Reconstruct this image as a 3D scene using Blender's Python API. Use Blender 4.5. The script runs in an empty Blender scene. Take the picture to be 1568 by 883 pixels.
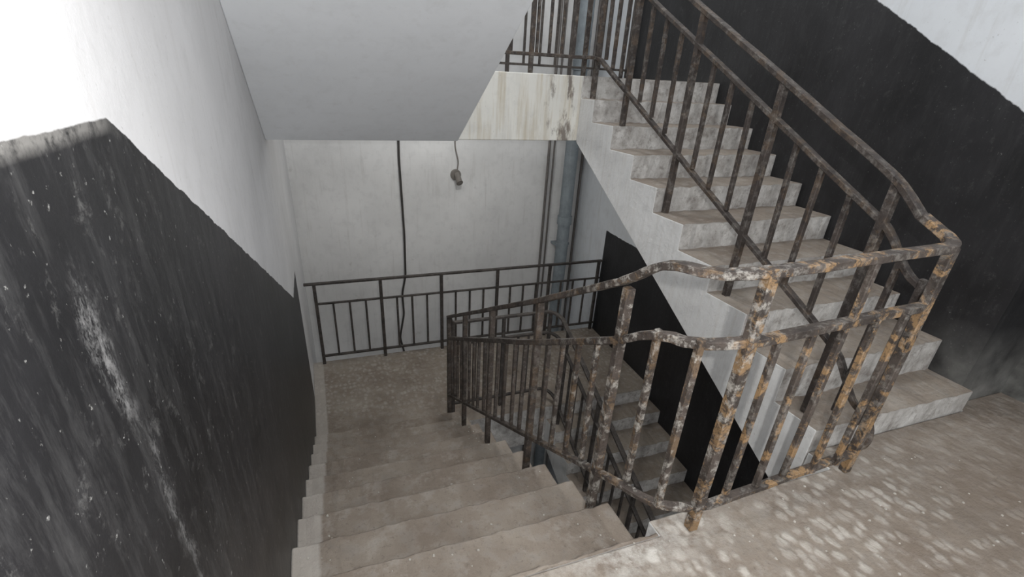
import bpy, bmesh, math, random
from mathutils import Vector, Matrix
random.seed(7)
sc=bpy.context.scene
try:
    sc.view_settings.view_transform='Standard'; sc.view_settings.look='None'
except Exception as e: print(e)
sc.view_settings.exposure=0; sc.view_settings.gamma=1

# ---------------------------------------------------------------- dimensions
XL=-.273; XD=.95; XS1=1.02; XS2=2.0; XRJ=3.5; YJ=1.17
def XR(y): return 3.06+.065*(y-1)
RISE=.15; G=.295
YN0=.95          # top nosing of the down flight
YU0=1.05         # first riser of the up flight
YL1=3.62         # edge of the landings toward the well
YF=5.09; YFAR=6.0
def Nd(y): return -RISE*(y-YN0)/G             # pitch line of down flight
def Nu(y): return RISE+RISE*(y-YU0)/G         # pitch line of up flight

# ---------------------------------------------------------------- node helpers
def mat(name):
    m=bpy.data.materials.new(name); m.use_nodes=True
    nt=m.node_tree; nt.nodes.clear()
    out=nt.nodes.new('ShaderNodeOutputMaterial'); b=nt.nodes.new('ShaderNodeBsdfPrincipled')
    nt.links.new(b.outputs[0],out.inputs[0])
    return m,nt,b
class N:
    def __init__(s,nt): s.nt=nt; s.co=nt.nodes.new('ShaderNodeTexCoord').outputs['Object']
    def lk(s,a,i):
        if isinstance(a,(int,float)): i.default_value=a
        elif isinstance(a,tuple): i.default_value=a if len(a)==4 or i.type=='VECTOR' else (*a,1)
        else: s.nt.links.new(a,i)
    def math(s,op,a,b=0,c=None,clamp=False):
        n=s.nt.nodes.new('ShaderNodeMath'); n.operation=op; n.use_clamp=clamp
        s.lk(a,n.inputs[0]); s.lk(b,n.inputs[1])
        if c is not None: s.lk(c,n.inputs[2])
        return n.outputs[0]
    def map(s,v,a,b,c=0,d=1,smooth=False):
        n=s.nt.nodes.new('ShaderNodeMapRange'); n.clamp=True
        if smooth: n.interpolation_type='SMOOTHSTEP'
        for k,x in zip((0,1,2,3,4),(v,a,b,c,d)): s.lk(x,n.inputs[k])
        return n.outputs[0]
    def scale(s,v,sc_):
        n=s.nt.nodes.new('ShaderNodeMapping'); s.lk(v,n.inputs[0]); n.inputs['Scale'].default_value=sc_; return n.outputs[0]
    def noise(s,scale,detail=4,rough=.55,vec=None,dist=0):
        n=s.nt.nodes.new('ShaderNodeTexNoise'); n.inputs['Scale'].default_value=scale
        n.inputs['Detail'].default_value=detail; n.inputs['Roughness'].default_value=rough
        n.inputs['Distortion'].default_value=dist
        s.lk(s.co if vec is None else vec,n.inputs['Vector']); return n.outputs['Fac']
    def voro(s,scale,feature='F1',vec=None,rand=1):
        n=s.nt.nodes.new('ShaderNodeTexVoronoi'); n.feature=feature; n.inputs['Scale'].default_value=scale
        n.inputs['Randomness'].default_value=rand
        s.lk(s.co if vec is None else vec,n.inputs['Vector']); return n.outputs['Distance']
    def mix(s,f,a,b):
        n=s.nt.nodes.new('ShaderNodeMix'); n.data_type='RGBA'
        s.lk(f,n.inputs[0]); s.lk(a,n.inputs[6]); s.lk(b,n.inputs[7]); return n.outputs[2]
    def xyz(s):
        n=s.nt.nodes.new('ShaderNodeSeparateXYZ'); s.lk(s.co,n.inputs[0]); return n.outputs
    def bump(s,h,strength,dist,b):
        n=s.nt.nodes.new('ShaderNodeBump'); n.inputs['Strength'].default_value=strength
        n.inputs['Distance'].default_value=dist; s.lk(h,n.inputs['Height']); s.nt.links.new(n.outputs[0],b.inputs['Normal'])

def whitewash(s,base=(.74,.75,.76),d=1.0):
    n1=s.noise(1.3,5); n2=s.noise(9,6,.65); sp=s.noise(60,3,.6)
    streak=s.noise(3,4,.6,vec=s.scale(s.co,(6,6,.5)))
    c=s.mix(s.map(n1,.35,.7),tuple(x*(1-.12*d) for x in base),tuple(min(x*1.05,1) for x in base))
    c=s.mix(s.math('MULTIPLY',s.map(n2,.5,.75),.32*d),c,(.44,.44,.44,1))
    c=s.mix(s.math('MULTIPLY',s.map(streak,.55,.78),.32*d),c,(.40,.38,.35,1))
    c=s.mix(s.math('MULTIPLY',s.map(sp,.67,.78),.45*d),c,(.22,.21,.20,1))
    return c
def blackpaint(s,dust=1.0):
    sp=s.noise(70,3,.7); sp2=s.noise(16,6,.8); big=s.noise(2.2,5,.6)
    streak=s.noise(5,6,.8,vec=s.scale(s.co,(5,5,.9)))
    c=s.mix(s.map(big,.35,.7),(.005,.005,.006,1),(.018,.018,.020,1))
    c=s.mix(s.math('MULTIPLY',s.map(streak,.48,.8),.10*dust),c,(.42,.42,.42,1))
    c=s.mix(s.math('MULTIPLY',s.map(sp2,.58,.74),.24*dust),c,(.38,.38,.37,1))
    c=s.mix(s.math('MULTIPLY',s.map(sp,.66,.74),.45*dust),c,(.55,.55,.53,1))
    return c

def m_plaster(name,base,d=1.0):
    m,nt,b=mat(name); s=N(nt); nt.links.new(whitewash(s,base,d),b.inputs['Base Color']); b.inputs['Roughness'].default_value=.75
    s.bump(s.noise(10,6,.6),.15,.008,b); return m
M_ceil=m_plaster('whitewashed_ceiling',(.82,.85,.885),.35)

def m_left():
    m,nt,b=mat('left_wall_paint'); s=N(nt); x,y,z=s.xyz()
    line=s.map(y,.904,3.82,1.362,-.14)
    jag=s.math('MULTIPLY',s.math('MULTIPLY_ADD',s.noise(16,4,.6),.03,-.015),s.map(y,.8,1.3,.25,1))
    d=s.math('SUBTRACT',s.math('ADD',line,jag),z)          # >0 below the line
    blk=s.map(d,-.0012,.0012)
    blk=s.math('MULTIPLY',blk,s.map(y,4.45,4.46,1,0))
    w=whitewash(s,(.70,.70,.71),.8); k=blackpaint(s,1.0)
    band=s.math('MULTIPLY',s.map(d,.008,.022,1,0),s.map(y,.86,.95,1,0))
    band=s.math('MULTIPLY',band,s.map(s.noise(34,5,.75),.3,.55))
    k=s.mix(s.math('MULTIPLY',band,.5),k,(.40,.39,.37,1))
    for y0,z0,z1,wd,st in ((.66,.95,1.24,.05,.42),(.70,.55,1.0,.03,.3),(.82,1.1,1.2,.03,.3)):
        wob=s.math('MULTIPLY_ADD',s.noise(6,3),.16,-.08)
        yy=s.math('ADD',y,wob)
        sc1=s.math('MULTIPLY',s.map(yy,y0-wd,y0,0,1,True),s.map(yy,y0,y0+wd,1,0,True))
        sc1=s.math('MULTIPLY',sc1,s.map(s.noise(34,6,.85,vec=s.scale(s.co,(1,1.4,.8))),.45,.64))
        sc1=s.math('MULTIPLY',sc1,s.math('MULTIPLY',s.map(z,z1-.08,z1,1,0),s.map(z,z0,z0+.1)))
        k=s.mix(s.math('MULTIPLY',sc1,st),k,(.5,.5,.5,1))
    foot=s.map(d,.75,1.36)
    k=s.mix(s.math('MULTIPLY',foot,s.map(s.noise(6,5,.65),.3,.8,.05,.4)),k,(.15,.13,.11,1))
    nt.links.new(s.mix(blk,w,k),b.inputs['Base Color'])
    nt.links.new(s.mix(blk,(.75,.75,.75,1),(.48,.48,.48,1)),b.inputs['Roughness'])
    s.bump(s.noise(18,6,.65),.22,.006,b); return m
def m_right():
    m,nt,b=mat('right_wall_paint'); s=N(nt); x,y,z=s.xyz()
    jag=s.math('MULTIPLY_ADD',s.noise(12,4,.6),.03,-.015)
    zz=s.math('ADD',z,jag)
    low=s.map(y,.95,3.6,-1.49,-.145)
    up=s.map(y,1.3,4.3,1.31,3.00)
    und=s.map(y,1.05,3.7,-.2,1.3)
    a=s.map(s.math('SUBTRACT',low,zz),-.003,.003)
    c=s.math('MULTIPLY',s.map(s.math('SUBTRACT',up,zz),-.003,.003),s.map(s.math('SUBTRACT',z,und),-.003,.003))
    blk=s.math('MULTIPLY',s.math('MAXIMUM',a,c),s.map(y,5.1,5.11,1,0))
    w=whitewash(s,(.68,.71,.74)); k=blackpaint(s,.4)
    foot=s.math('MULTIPLY',s.map(z,.02,.45,1,0),s.math('MULTIPLY',s.map(y,1.2,1.5,1,0),s.map(z,-.1,-.05)))
    k=s.mix(s.math('MULTIPLY',foot,s.map(s.noise(5,5,.6),.3,.7,.1,.8)),k,(.35,.35,.33,1))
    nt.links.new(s.mix(blk,w,k),b.inputs['Base Color'])
    nt.links.new(s.mix(blk,(.75,.75,.75,1),(.5,.5,.5,1)),b.inputs['Roughness'])
    s.bump(s.noise(18,6,.65),.3,.008,b); return m
def m_back():
    m,nt,b=mat('back_wall_paint'); s=N(nt); x,y,z=s.xyz()
    c=whitewash(s,(.76,.76,.755))
    p=s.noise(5,6,.7); c=s.mix(s.math('MULTIPLY',s.map(p,.62,.7),.4),c,(.42,.40,.38,1))
    nt.links.new(c,b.inputs['Base Color']); b.inputs['Roughness'].default_value=.8
    s.bump(s.noise(10,6,.65),.35,.01,b); return m
def m_concrete(name,cells=False,side=True):
    m,nt,b=mat(name); s=N(nt); x,y,z=s.xyz()
    n1=s.noise(2.5,6,.6); n2=s.noise(14,6,.7); n3=s.noise(55,4,.7)
    c=s.mix(s.map(n1,.3,.7),(.19,.150,.118,1),(.33,.287,.24,1))
    c=s.mix(s.math('MULTIPLY',s.map(n2,.48,.75),.55),c,(.50,.47,.43,1))
    c=s.mix(s.math('MULTIPLY',s.map(n3,.56,.72),.5),c,(.11,.09,.075,1))
    c=s.mix(s.math('MULTIPLY',s.map(s.noise(7,6,.75),.52,.68),.45),c,(.12,.095,.075,1))
    cell_h=None
    if cells:
        c=s.mix(s.math('MULTIPLY',s.math('MULTIPLY',s.map(x,1.3,2.4),s.map(z,-.1,-.05)),.5),c,(.15,.112,.083,1))  # browner floor to the right, with dark vignetting painted into the colour
        wv=nt.nodes.new('ShaderNodeVectorMath'); wv.operation='ADD'
        nz=nt.nodes.new('ShaderNodeTexNoise'); nz.inputs['Scale'].default_value=16; nz.inputs['Detail'].default_value=3
        sc2=nt.nodes.new('ShaderNodeVectorMath'); sc2.operation='SCALE'; sc2.inputs['Scale'].default_value=.055
        nt.links.new(s.co,nz.inputs['Vector']); nt.links.new(nz.outputs['Color'],sc2.inputs[0])
        nt.links.new(s.co,wv.inputs[0]); nt.links.new(sc2.outputs[0],wv.inputs[1])
        v=s.voro(20,'F1',vec=s.scale(wv.outputs[0],(1.1,.75,0)),rand=.65)
        chips=s.map(v,.22,.55,1,0,True); cell_h=chips
        wear=s.map(s.noise(30,4,.7),.35,.6,.45,1)
        reg=s.math('MULTIPLY',s.map(y,.2,.7,.0,1,True),s.map(x,1.8,2.7,1,.2,True))
        reg=s.math('MULTIPLY',reg,s.map(x,.3,1.0,.2,1,True))
        reg=s.math('MULTIPLY',reg,s.map(s.noise(4,3),.3,.55,.35,1))
        low=s.map(z,-.8,-.7,1,0)
        reg=s.math('MULTIPLY',reg,s.map(z,-.8,-.7))
        reg=s.math('MAXIMUM',reg,s.math('MULTIPLY',low,s.math('MULTIPLY',s.map(s.noise(3,2),.3,.6,.1,.55),s.map(y,3.7,4.1))))
        c=s.mix(s.math('MULTIPLY',s.math('MULTIPLY',s.math('MULTIPLY',chips,wear),reg),.75),c,(.58,.545,.495,1))
        dust=s.math('MULTIPLY',s.map(y,.7,.98,0,1,True),s.math('MULTIPLY',s.map(x,.55,.8),s.map(x,.9,1.3,1,.15)))
        dust=s.math('MULTIPLY',dust,s.map(s.noise(10,6,.75),.4,.6)); dust=s.math('MULTIPLY',dust,s.map(z,-.1,-.05))
        c=s.mix(s.math('MULTIPLY',dust,.8),c,(.68,.66,.62,1))
    if side:
        geo=nt.nodes.new('ShaderNodeNewGeometry'); sp=nt.nodes.new('ShaderNodeSeparateXYZ')
        nt.links.new(geo.outputs['Normal'],sp.inputs[0])
        up=s.map(sp.outputs[2],.3,.6)
        ax=s.math('ABSOLUTE',sp.outputs[0])
        cheek=s.math('MAXIMUM',s.map(ax,.6,.8),s.map(sp.outputs[2],-.3,-.5))
        ww=whitewash(s,(.76,.76,.75))
        drip=s.noise(7,5,.7,vec=s.scale(s.co,(9,9,.4)))
        ww=s.mix(s.math('MULTIPLY',s.map(drip,.5,.72),.3),ww,(.46,.41,.35,1))
        riser=s.map(sp.outputs[1],-.5,-.8)
        rc=s.mix(s.map(s.noise(9,5,.7),.35,.65),(.33,.31,.29,1),(.60,.59,.57,1))
        rc=s.mix(s.math('MULTIPLY',s.map(s.noise(22,5,.75),.52,.66),.6),rc,(.17,.145,.125,1))
        c=s.mix(riser,c,rc)
        # rounded, scuffed nosings collect dark grime
        nose=s.math('MULTIPLY',s.map(sp.outputs[2],.25,.45),s.map(sp.outputs[2],.90,.97,1,0))
        nose=s.math('MULTIPLY',nose,s.map(s.noise(18,5,.7),.35,.6))
        c=s.mix(s.math('MULTIPLY',nose,.65),c,(.13,.105,.085,1))
        c=s.mix(cheek,c,ww)
        bord=s.math('MULTIPLY',s.map(x,XL+.10,XL+.115,1,0),up)
        c=s.mix(s.math('MULTIPLY',bord,.5),c,(.58,.55,.51,1))
    nt.links.new(c,b.inputs['Base Color']); b.inputs['Roughness'].default_value=.85
    h=s.math('ADD',s.noise(25,6,.7),s.math('MULTIPLY',s.noise(6,3),.8))
    if cell_h is not None: h=s.math('ADD',h,s.math('MULTIPLY',cell_h,.35))
    s.bump(h,.6,.014,b); return m
def m_beam():
    m,nt,b=mat('stained_whitewash_beam'); s=N(nt); x,y,z=s.xyz()
    c=whitewash(s,(.76,.75,.70))
    drip=s.noise(9,5,.65,vec=s.scale(s.co,(2.2,1,.18)))
    c=s.mix(s.math('MULTIPLY',s.map(drip,.44,.7),.75),c,(.46,.39,.27,1))
    blot=s.math('MULTIPLY',s.map(s.noise(9,5,.7,vec=s.scale(s.co,(1.6,1,.5))),.5,.6),s.math('MULTIPLY',s.map(x,1.62,1.75),s.map(x,1.88,1.96,1,0)))
    c=s.mix(s.math('MULTIPLY',blot,.85),c,(.14,.11,.09,1))
    nt.links.new(c,b.inputs['Base Color']); b.inputs['Roughness'].default_value=.8
    s.bump(s.noise(14,6,.65),.3,.01,b); return m
def m_rust(name,white,orange,dark=(.07,.055,.045,1),mid=(.20,.16,.13,1),zone=False):
    m,nt,b=mat(name); s=N(nt); x,y,z=s.xyz()
    n1=s.noise(9,5,.65); n2=s.noise(26,5,.7); n3=s.noise(80,4,.7)
    c=s.mix(s.map(n1,.35,.65),dark,mid)
    wa=s.map(n2,.50,.62); oa=s.map(s.noise(11,6,.75,dist=.5),.51,.57)
    if zone:
        wz=s.math('MULTIPLY',s.map(x,1.14,1.3,.9,.35),s.map(y,1.3,1.8,1,.25))
        oz=s.math('MULTIPLY',s.map(x,1.02,1.2,.35,1),s.map(y,1.35,2.2,1,.2))
        wa=s.math('MULTIPLY',wa,wz); oa=s.math('MULTIPLY',oa,oz)
    c=s.mix(s.math('MULTIPLY',oa,orange),c,(.40,.25,.12,1))
    c=s.mix(s.math('MULTIPLY',wa,white),c,(.48,.46,.42,1))
    c=s.mix(s.math('MULTIPLY',s.map(n3,.53,.64),.65),c,(.04,.03,.025,1))
    nt.links.new(c,b.inputs['Base Color']); b.inputs['Roughness'].default_value=.65
    b.inputs['Metallic'].default_value=.1
    s.bump(s.math('ADD',n3,s.math('MULTIPLY',n2,1.2)),.7,.005,b); return m
def m_plain(name,col,rough=.5,met=0.,var=.3):
    m,nt,b=mat(name); s=N(nt)
    c=s.mix(s.map(s.noise(12,5,.65),.35,.7),tuple(x*(1-var) for x in col),col)
    nt.links.new(c,b.inputs['Base Color']); b.inputs['Roughness'].default_value=rough; b.inputs['Metallic'].default_value=met
    s.bump(s.noise(40,4,.6),.2,.003,b); return m
M_left=m_left(); M_right=m_right(); M_back=m_back()
M_floor=m_concrete('dusty_cobbled_concrete',True,True); M_step=m_concrete('worn_concrete_steps',False,True)
M_beam=m_beam()
M_r1=m_rust('flaking_painted_steel',.75,.75,(.035,.028,.024,1),(.10,.08,.068,1),True); M_r2=m_rust('rusty_brown_steel',.18,.10,(.025,.019,.017,1),(.065,.052,.045,1))
M_r3=m_rust('dark_painted_steel',.08,.0,(.03,.025,.023,1),(.08,.068,.06,1))
M_pipe=m_plain('grey_pipe_paint',(.28,.32,.345),.5); M_cable=m_plain('black_cable_rubber',(.05,.045,.04),.6)
M_cabw=m_plain('grimy_conduit',(.16,.145,.135),.6); M_fix=m_plain('dirty_bakelite',(.22,.20,.18),.5); M_chip=m_plain('plaster_chips',(.55,.52,.47),.8)

# ---------------------------------------------------------------- mesh helpers
def finish(bm,name,m,bevel=0,seg=2,smooth=False):
    bmesh.ops.recalc_face_normals(bm,faces=bm.faces)
    me=bpy.data.meshes.new(name); bm.to_mesh(me); bm.free()
    o=bpy.data.objects.new(name,me); sc.collection.objects.link(o); me.materials.append(m)
    if smooth:
        for p in me.polygons: p.use_smooth=True
    if bevel:
        md=o.modifiers.new('bevel','BEVEL'); md.width=bevel; md.segments=seg; md.limit_method='ANGLE'; md.angle_limit=.6
    return o
def box(bm,a,b):
    vs=[bm.verts.new((x,y,z)) for x in (a[0],b[0]) for y in (a[1],b[1]) for z in (a[2],b[2])]
    for f in ((0,1,3,2),(4,6,7,5),(0,4,5,1),(2,3,7,6),(0,2,6,4),(1,5,7,3)): bm.faces.new([vs[i] for i in f])
def prism(bm,prof,x0,x1,n=1,jit=0,jn=None):
    fx=(lambda v,y:v(y) if callable(v) else v)
    rings=[]
    for i in range(n+1):
        t=i/n; ring=[]
        for k,(y,z) in enumerate(prof):
            a,b=fx(x0,y),fx(x1,y)
            j=jit if (0<i<n and (jn is None or k<jn) and k>0) else 0
            ring.append(bm.verts.new((a+(b-a)*t,y+random.uniform(-j,j),z+random.uniform(-j,j)*.8)))
        rings.append(ring)
    m=len(prof); bm.faces.new(rings[0]); bm.faces.new(rings[-1][::-1])
    for A,B in zip(rings,rings[1:]):
        for i in range(m): bm.faces.new([A[i],B[i],B[(i+1)%m],A[(i+1)%m]])
def polyprism(bm,pts,z0,z1):
    A=[bm.verts.new((x,y,z0)) for x,y in pts]; B=[bm.verts.new((x,y,z1)) for x,y in pts]
    n=len(pts); bm.faces.new(A[::-1]); bm.faces.new(B)
    for i in range(n): bm.faces.new([A[i],A[(i+1)%n],B[(i+1)%n],B[i]])
def roundpoly(pts,r,n=6):
    pts=[Vector(p) for p in pts]; out=[pts[0]]
    for i in range(1,len(pts)-1):
        a,b,c=pts[i-1],pts[i],pts[i+1]; d1=(a-b); d2=(c-b)
        rr=min(r,d1.length*.45,d2.length*.45); p=b+d1.normalized()*rr; q=b+d2.normalized()*rr
        for k in range(n+1):
            t=k/n; out.append(p*(1-t)**2+b*2*t*(1-t)+q*t*t)
    out.append(pts[-1]); return out
def sweep(bm,pts,w,h,sub=.12,jit=0):
    P=[]
    for i in range(len(pts)-1):
        a,b=Vector(pts[i]),Vector(pts[i+1]); n=max(1,int((b-a).length/sub))
        for k in range(n): P.append(a.lerp(b,k/n))
    P.append(Vector(pts[-1])); rings=[]
    for i,p in enumerate(P):
        t=(P[min(i+1,len(P)-1)]-P[max(i-1,0)]).normalized()
        up=Vector((0,0,1)) if abs(t.z)<.95 else Vector((0,1,0))
        s=t.cross(up).normalized(); u=s.cross(t).normalized()
        j=Vector((random.uniform(-jit,jit),random.uniform(-jit,jit),random.uniform(-jit,jit)))
        rings.append([bm.verts.new(p+j+s*w/2*a+u*h/2*b) for a,b in ((-1,-1),(1,-1),(1,1),(-1,1))])
    for a,b in zip(rings,rings[1:]):
        for k in range(4): bm.faces.new([a[k],a[(k+1)%4],b[(k+1)%4],b[k]])
    bm.faces.new(rings[0][::-1]); bm.faces.new(rings[-1])
def bar(bm,x,y,z0,z1,w,d=None,lean=0):
    d=d or w; dx=random.uniform(-lean,lean); dy=random.uniform(-lean,lean)
    n=max(1,int((z1-z0)/.15)); rings=[]
    for i in range(n+1):
        t=i/n; rings.append([bm.verts.new((x+dx*(1-t)+a*w/2,y+dy*(1-t)+b*d/2,z0+(z1-z0)*t)) for a,b in ((-1,-1),(1,-1),(1,1),(-1,1))])
    for a,b in zip(rings,rings[1:]):
        for k in range(4): bm.faces.new([a[k],a[(k+1)%4],b[(k+1)%4],b[k]])
    bm.faces.new(rings[0][::-1]); bm.faces.new(rings[-1])
def tube(bm,pts,r,n=12):
    P=[Vector(p) for p in pts]; rings=[]
    for i,p in enumerate(P):
        t=(P[min(i+1,len(P)-1)]-P[max(i-1,0)]).normalized()
        up=Vector((0,1,0)) if abs(t.y)<.9 else Vector((1,0,0))
        s=t.cross(up).normalized(); u=s.cross(t)
        rings.append([bm.verts.new(p+(s*math.cos(2*math.pi*k/n)+u*math.sin(2*math.pi*k/n))*r) for k in range(n)])
    for a,b in zip(rings,rings[1:]):
        for k in range(n): bm.faces.new([a[k],a[(k+1)%n],b[(k+1)%n],b[k]])
    bm.faces.new(rings[0][::-1]); bm.faces.new(rings[-1])

# ---------------------------------------------------------------- shell
T=.2; ZB=-6.2
bm=bmesh.new(); box(bm,(XL-T,-1.8,ZB),(XL,YFAR+T,4.6)); finish(bm,'wall_left',M_left)
bm=bmesh.new(); polyprism(bm,[(XRJ,-1.8),(XRJ+T,-1.8),(XRJ+T,YFAR+T),(XR(YFAR+T),YFAR+T),(XR(YJ),YJ),(XRJ,YJ)],ZB,4.6); finish(bm,'wall_right',M_right)
bm=bmesh.new(); polyprism(bm,[(XL,YFAR),(XR(YFAR),YFAR),(XR(YFAR+T),YFAR+T),(XL,YFAR+T)],ZB,4.6); finish(bm,'wall_back',M_back)
bm=bmesh.new(); box(bm,(XL,-1.8,2.6),(XRJ,.93,2.98)); finish(bm,'ceiling',M_ceil)
def near_landing(name,z,ye):
    bm=bmesh.new()
    polyprism(bm,[(XL,-1.8),(XRJ,-1.8),(XRJ,YJ),(XR(YJ),YJ),(XR(ye),ye),(XS2-.04,ye),(XS2-.04,1.0),(XS1,1.0),(XS1,YN0-.02),(XL,YN0-.02)],z-.32,z)
    return finish(bm,name,M_floor,.006)
near_landing('floor',0,YU0+.062); near_landing('stair_landing',-3.0,YU0-.032)
def far_landing(z,m,z2=.2):
    bm=bmesh.new()
    prism(bm,[(YL1,z),(YF+.05,z),(YF+.05,z-z2),(YL1+.24,z-z2),(YL1+.24,z-.45),(YL1,z-.45)],XL,XR); finish(bm,'stair_landing',m,.006)
far_landing(-1.5,M_floor); far_landing(1.5,M_beam); far_landing(-4.5,M_floor)
bm=bmesh.new(); prism(bm,[(-1.8,ZB),(YFAR,ZB),(YFAR,ZB+.2),(-1.8,ZB+.2)],XL,3.0); finish(bm,'ground_slab',M_step)

def flight(name,x0,x1,y0,z0,up,m,thick=.42,first=(0,0)):
    prof=[]
    if up:
        yt=YL1-.002; ys=y0+first[0]
        y,z=y0,z0; prof.append((ys,z-.01))
        for k in range(10):
            z+=RISE
            prof.append((ys,z-first[1]) if k==0 else (y,z))
            if k<9:
                y+=G
                if k==8: y=yt-.01
                prof.append((y,z-first[1] if k==0 else z))
        jn=len(prof)-1
        prof.append((yt,z)); prof.append((yt,z-thick-.04)); prof.append((ys+.02,z0-thick+.09)); prof.append((ys,z0-.3))
    else:
        y,z=y0,z0
        prof.append((y0-.02,z0)); prof.append((y,z))
        for k in range(10):
            z-=RISE; prof.append((y,z))
            if k<9: y+=G; prof.append((y,z))
        jn=len(prof)-1
        prof.append((y,z-thick)); prof.append((y0-.02,z0-thick-.02))
    bm=bmesh.new(); prism(bm,prof,x0,x1,34,.005,jn); return finish(bm,name,m,.014,2)
flight('stair_flight',XL,XS1,YN0,0,False,M_step)
flight('stair_flight',XS2-.04,XR,YU0,0,True,M_step,first=(.065,.03))
flight('stair_flight',XS2-.04,XR,YU0-.03,-3.0,True,M_step)
flight('stair_flight',XL,XS1,YN0,-3.0,False,M_step)
prof=[]; y,z=YL1-.002,1.5
prof.append((y,1.04)); prof.append((y,1.5))
for k in range(10):
    z+=RISE; prof.append((y,z))
    if k<9: y-=G; prof.append((y,z))
prof.append((y-.02,z)); prof.append((y-.02,z-.42))
bm=bmesh.new(); prism(bm,prof,XL,1.0); finish(bm,'stair_flight',M_ceil,.006)

# ---------------------------------------------------------------- railings
def lerp(a,b,t): return a+(b-a)*t
bm=bmesh.new(); YR=.945
zt,zm,zb=1.0,.78,.10
xc=1.02; yc=.98
hand=[(2.045,YR+.18,zt+.07),(2.045,YR+.03,zt),(1.16,YR-.02,zt),(xc,yc,zt-.018),(XD+.02,1.14,zt-.03),(XD,1.27,Nd(1.27)+zt+.03),(XD,1.9,Nd(1.9)+zt+.01),(XD,3.70,Nd(3.70)+zt)]
sweep(bm,roundpoly(hand,.09),.044,.026,jit=.0015)
midr=[(2.02,YR+.03,zm),(1.16,YR-.02,zm),(xc,yc,zm-.02),(XD+.02,1.13,zm-.045),(XD,1.27,Nd(1.27)+zm+.02),(XD,1.9,Nd(1.9)+zm),(XD,3.70,Nd(3.70)+zm+.01)]
sweep(bm,roundpoly(midr,.07),.036,.028,jit=.0015)
pb=[(2.02,YR+.03,zb),(1.16,YR-.02,zb),(xc,yc,zb),(XD,1.17,Nd(1.17)+.185),(XD,3.70,Nd(3.70)+.185)]
sweep(bm,roundpoly(pb,.07),.034,.022,jit=.001)
bar(bm,1.152,YR-.018,0,zt,.036,.036)
bar(bm,2.01,YR+.03,0,zt,.034,.034)
posts=[1.27,1.93,2.60,3.20,3.70]
for i,y in enumerate(posts):
    k=math.ceil((y-YN0)/G); bar(bm,XD,y,-RISE*k,Nd(y)+zt,.034,.034)
for i in range(1,6):
    x=1.152+(2.01-1.152)*i/6; bar(bm,x,YR,zb,zm,.022,.022,lean=.006)
bar(bm,1.60,YR,zm,zt,.022)
bar(bm,xc,yc,zb,zm,.024)
bar(bm,XD+.03,1.12,Nd(1.12)+.19,zm-.03,.023)
for a,b in zip(posts,posts[1:]):
    for i in range(1,5):
        y=lerp(a,b,i/5); bar(bm,XD,y,Nd(y)+.185,Nd(y)+zm,.021,.021,lean=.006)
finish(bm,'stair_railing',M_r1,.003,1)

bm=bmesh.new(); XU=2.035
ytop=YL1-.02
def hu(y,o): return Nu(y)+o
zend=1.5
top=[(XU,YR+.17,1.065),(XU,1.24,hu(1.24,.925)),(XU,ytop,hu(ytop,.925)),(XU-.1,ytop+.06,zend+.95),(1.05,ytop+.06,zend+.95)]
sweep(bm,roundpoly(top,.08),.042,.024,jit=.001)
midp=[(2.01,YR+.03,zm),(XU+.03,YR+.05,zm+.02),(XU+.02,YR+.16,zm+.08),(XU,1.2,hu(1.2,.77)),(XU,ytop,hu(ytop,.77)),(XU-.1,ytop+.06,zend+.78),(1.05,ytop+.06,zend+.78)]
sweep(bm,roundpoly(midp,.06),.034,.022,jit=.001)
botp=[(2.0,YR+.05,.10),(XU+.05,YR+.03,.13),(XU+.07,YR+.07,.22),(XU+.03,YR+.14,.27),(XU,1.2,hu(1.2,.23)),(XU,ytop-.05,hu(ytop-.05,.2)),(XU-.1,ytop+.06,zend+.12),(1.05,ytop+.06,zend+.12)]
sweep(bm,roundpoly(botp,.06),.034,.022,jit=.001)
uposts=[1.24,1.87,2.5,3.12,ytop-.03]
for y in uposts:
    k=min(10,int((y-YU0)/G)+1); bar(bm,XU,y,RISE*k-(.03 if k==1 else 0),hu(y,.925),.034)
for a,b in zip(uposts,uposts[1:]):
    for i in range(1,4):
        y=lerp(a,b,i/4); bar(bm,XU,y,hu(y,.23),hu(y,.77),.023,.023,lean=.006)
for y in (1.03,1.13): bar(bm,XU+.01,y,.2,.86 if y<1.1 else .92,.022)
for x in (1.1,1.55,1.98): bar(bm,x,ytop+.06,1.5,2.45,.03)
for i in range(1,9):
    x=lerp(1.1,1.98,i/9)
    if i!=4: bar(bm,x,ytop+.06,1.62,2.28,.02)
finish(bm,'stair_railing',M_r2,.003,1)

bm=bmesh.new()
XLo=2.035; yb=3.70
def nl(y): return -3.0+RISE+RISE*(y-(YU0-.03))/G
for o,w in ((1.0,.04),(.78,.032),(.12,.032)):
    z=-1.5+o
    pts=[(XD,3.69,Nd(3.70)+(1.0 if o==1.0 else .79 if o==.78 else .185)),(XD+.04,yb+.08,z),(XLo-.05,yb+.08,z),(XLo,yb-.05,nl(yb-.05)+o),(XLo,1.1,nl(1.1)+o)]
    sweep(bm,roundpoly(pts,.06),w,.022)
for x in (XD+.06,1.5,1.98): bar(bm,x,yb+.08,-1.5,-.5,.03)
for i in range(1,9):
    if i in(4,): continue
    x=lerp(XD+.06,1.98,i/9); bar(bm,x,yb+.08,-1.38,-.72,.02)
y=3.5
i=0
while y>1.1:
    full=(i%5==0)
    k=int((y-(YU0-.03))/G)+1
    bar(bm,XLo,y,(-3+RISE*k) if full else nl(y)+.12,nl(y)+(1.0 if full else .78),.03 if full else .02); y-=.13; i+=1
finish(bm,'stair_railing',M_r3,.003,1)

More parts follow.
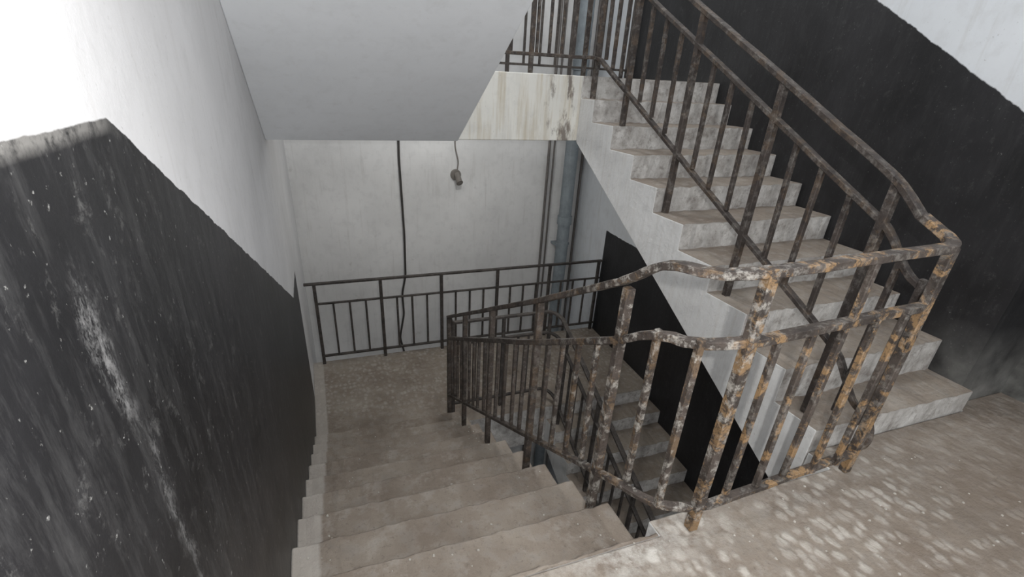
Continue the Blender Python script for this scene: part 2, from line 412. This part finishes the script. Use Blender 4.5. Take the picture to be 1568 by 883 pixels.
def farrail(z0,name,x0,x1,m,y=YF):
    bm=bmesh.new(); H=.97
    sweep(bm,[(x0-.1,y,z0+H),(x1,y,z0+H)],.045,.022)
    sweep(bm,[(x0,y,z0+.74),(x1,y,z0+.74)],.03,.018)
    sweep(bm,[(x0,y,z0+.10),(x1,y,z0+.10)],.035,.02)
    n=5
    for i in range(n+1):
        x=lerp(x0,x1-.04,i/n); bar(bm,x,y,z0,z0+H,.034)
        if i<n:
            for j in range(1,4): bar(bm,x+(x1-.04-x0)/n*j/4,y,z0+.10,z0+.74,.022)
    return finish(bm,name,m,.003,1)
farrail(-1.5,'landing_railing',-.15,XR(YF)-.01,M_r3)
farrail(1.5,'landing_railing',-.15,XR(YF)-.01,M_r3)

# ---------------------------------------------------------------- pipes, cables
bm=bmesh.new(); PX,PY=3.13,5.86
tube(bm,[(PX,PY,-5.9),(PX,PY,4.5)],.084,24)
for z in (-.25,1.6,-2.2): tube(bm,[(PX,PY,z),(PX,PY,z+.11)],.099,24)
for z in (-.55,1.0):
    box(bm,(PX-.11,PY-.005,z),(PX+.11,YFAR-.001,z+.03)); tube(bm,[(PX,PY,z-.01),(PX,PY,z+.035)],.09,24)
finish(bm,'drain_pipe',M_pipe)
def cable(name,pts,r,m):
    bm=bmesh.new(); tube(bm,roundpoly(pts,.05,4),r,8); return finish(bm,name,m,smooth=True)
cable('electric_cable',[(.965,5.97,4.4),(.965,5.97,1.4),(.945,5.98,.6),(.965,5.97,-.3),(.955,5.965,-.85),(.90,5.96,-1.1),(.91,5.965,-1.4),(.84,5.97,-1.75),(.90,5.975,-2.05),(1.3,5.97,-2.2)],.013,M_cable)
cable('conduit_pipe',[(2.86,5.965,4.4),(2.86,5.965,0),(2.86,5.965,-5.9)],.018,M_cabw)
cable('conduit_pipe',[(2.93,5.965,4.4),(2.93,5.965,0),(2.93,5.965,-5.9)],.013,M_cabw)
cable('conduit_pipe',[(3.34,5.94,4.4),(3.34,5.94,0),(3.34,5.94,-5.9)],.018,M_cabw)
bm=bmesh.new()
tube(bm,roundpoly([(1.62,5.98,1.2),(1.62,5.975,.72),(1.66,5.96,.55),(1.64,5.95,.46)],.04,5),.008,8)
tube(bm,[(1.63,5.999,.40),(1.63,5.965,.40)],.065,20)
tube(bm,[(1.63,5.965,.40),(1.63,5.955,.40)],.058,20)
tube(bm,[(1.635,5.955,.41),(1.64,5.90,.37),(1.645,5.86,.33)],.036,16)
tube(bm,[(1.645,5.86,.33),(1.647,5.85,.322)],.042,16)
finish(bm,'wall_lamp_socket',M_fix,.003)

bm=bmesh.new()
def chip(x,y,z,r):
    vs=[bm.verts.new((x+r*random.uniform(.5,1)*math.cos(a),y+r*random.uniform(.5,1)*math.sin(a),z)) for a in (0,1.3,2.5,3.8,5.1)]
    vt=[bm.verts.new((x+(v.co.x-x)*.7,y+(v.co.y-y)*.7,z+r*.5)) for v in vs]
    bm.faces.new(vs[::-1]); bm.faces.new(vt)
    for i in range(5): bm.faces.new([vs[i],vs[(i+1)%5],vt[(i+1)%5],vt[i]])
for i in range(170):
    x=random.uniform(XL+.03,XS1-.06); k=random.randint(1,9); y=YN0+G*(k-1)+random.uniform(.02,.28)
    if random.random()<.5: x=random.choice([random.uniform(XL+.01,XL+.15),random.uniform(.8,.98)])
    chip(x,y,-RISE*k,random.uniform(.003,.009))
for i in range(70): chip(random.uniform(.4,2.6),random.uniform(.5,.98) ,0,random.uniform(.003,.008))
finish(bm,'plaster_debris',M_chip)

# ---------------------------------------------------------------- camera
cam=bpy.data.cameras.new('camera'); co=bpy.data.objects.new('camera',cam); sc.collection.objects.link(co)
R=((.9411,-.1188,.3165),(-.3354,-.4456,.8301),(.0425,-.8873,-.4592))
M=Matrix([[R[i][0],-R[i][1],-R[i][2]] for i in range(3)])
M=M.to_quaternion().to_matrix().to_4x4(); M.translation=(0,0,1.431); co.matrix_world=M
cam.sensor_width=36; cam.sensor_fit='HORIZONTAL'; cam.lens=741.3/1568*36
cam.shift_x=(784-762.1)/1568; cam.shift_y=(509.4-441.5)/1568; cam.clip_start=.02
sc.camera=co

# ---------------------------------------------------------------- lights
def light(name,kind,loc,e,size=.1,rot=None,col=(1,1,1)):
    l=bpy.data.lights.new(name,kind); l.energy=e; l.color=col
    if kind=='AREA': l.size=size
    else: l.shadow_soft_size=size
    o=bpy.data.objects.new(name,l); o.location=loc; sc.collection.objects.link(o)
    if rot: o.rotation_euler=rot
    return o
light('phone_flash_light','POINT',(.13,-.05,1.49),82,.015,col=(1,.985,.965))
light('well_fill_light','POINT',(1.5,3.0,3.9),80,.2)  # added fill high over the well for ambience, no fixture there
light('far_wall_fill_light','POINT',(1.4,4.5,1.16),20,.1)  # added fill hidden behind the landing beam, brightens the far wall
light('soffit_fill_light','POINT',(1.9,-1.3,1.1),42,.3)  # added unseen fill behind the camera, lifts the soffit and treads
w=bpy.data.worlds.new('world'); sc.world=w; w.use_nodes=True
w.node_tree.nodes['Background'].inputs[0].default_value=(.97,.985,1,1); w.node_tree.nodes['Background'].inputs[1].default_value=1.0
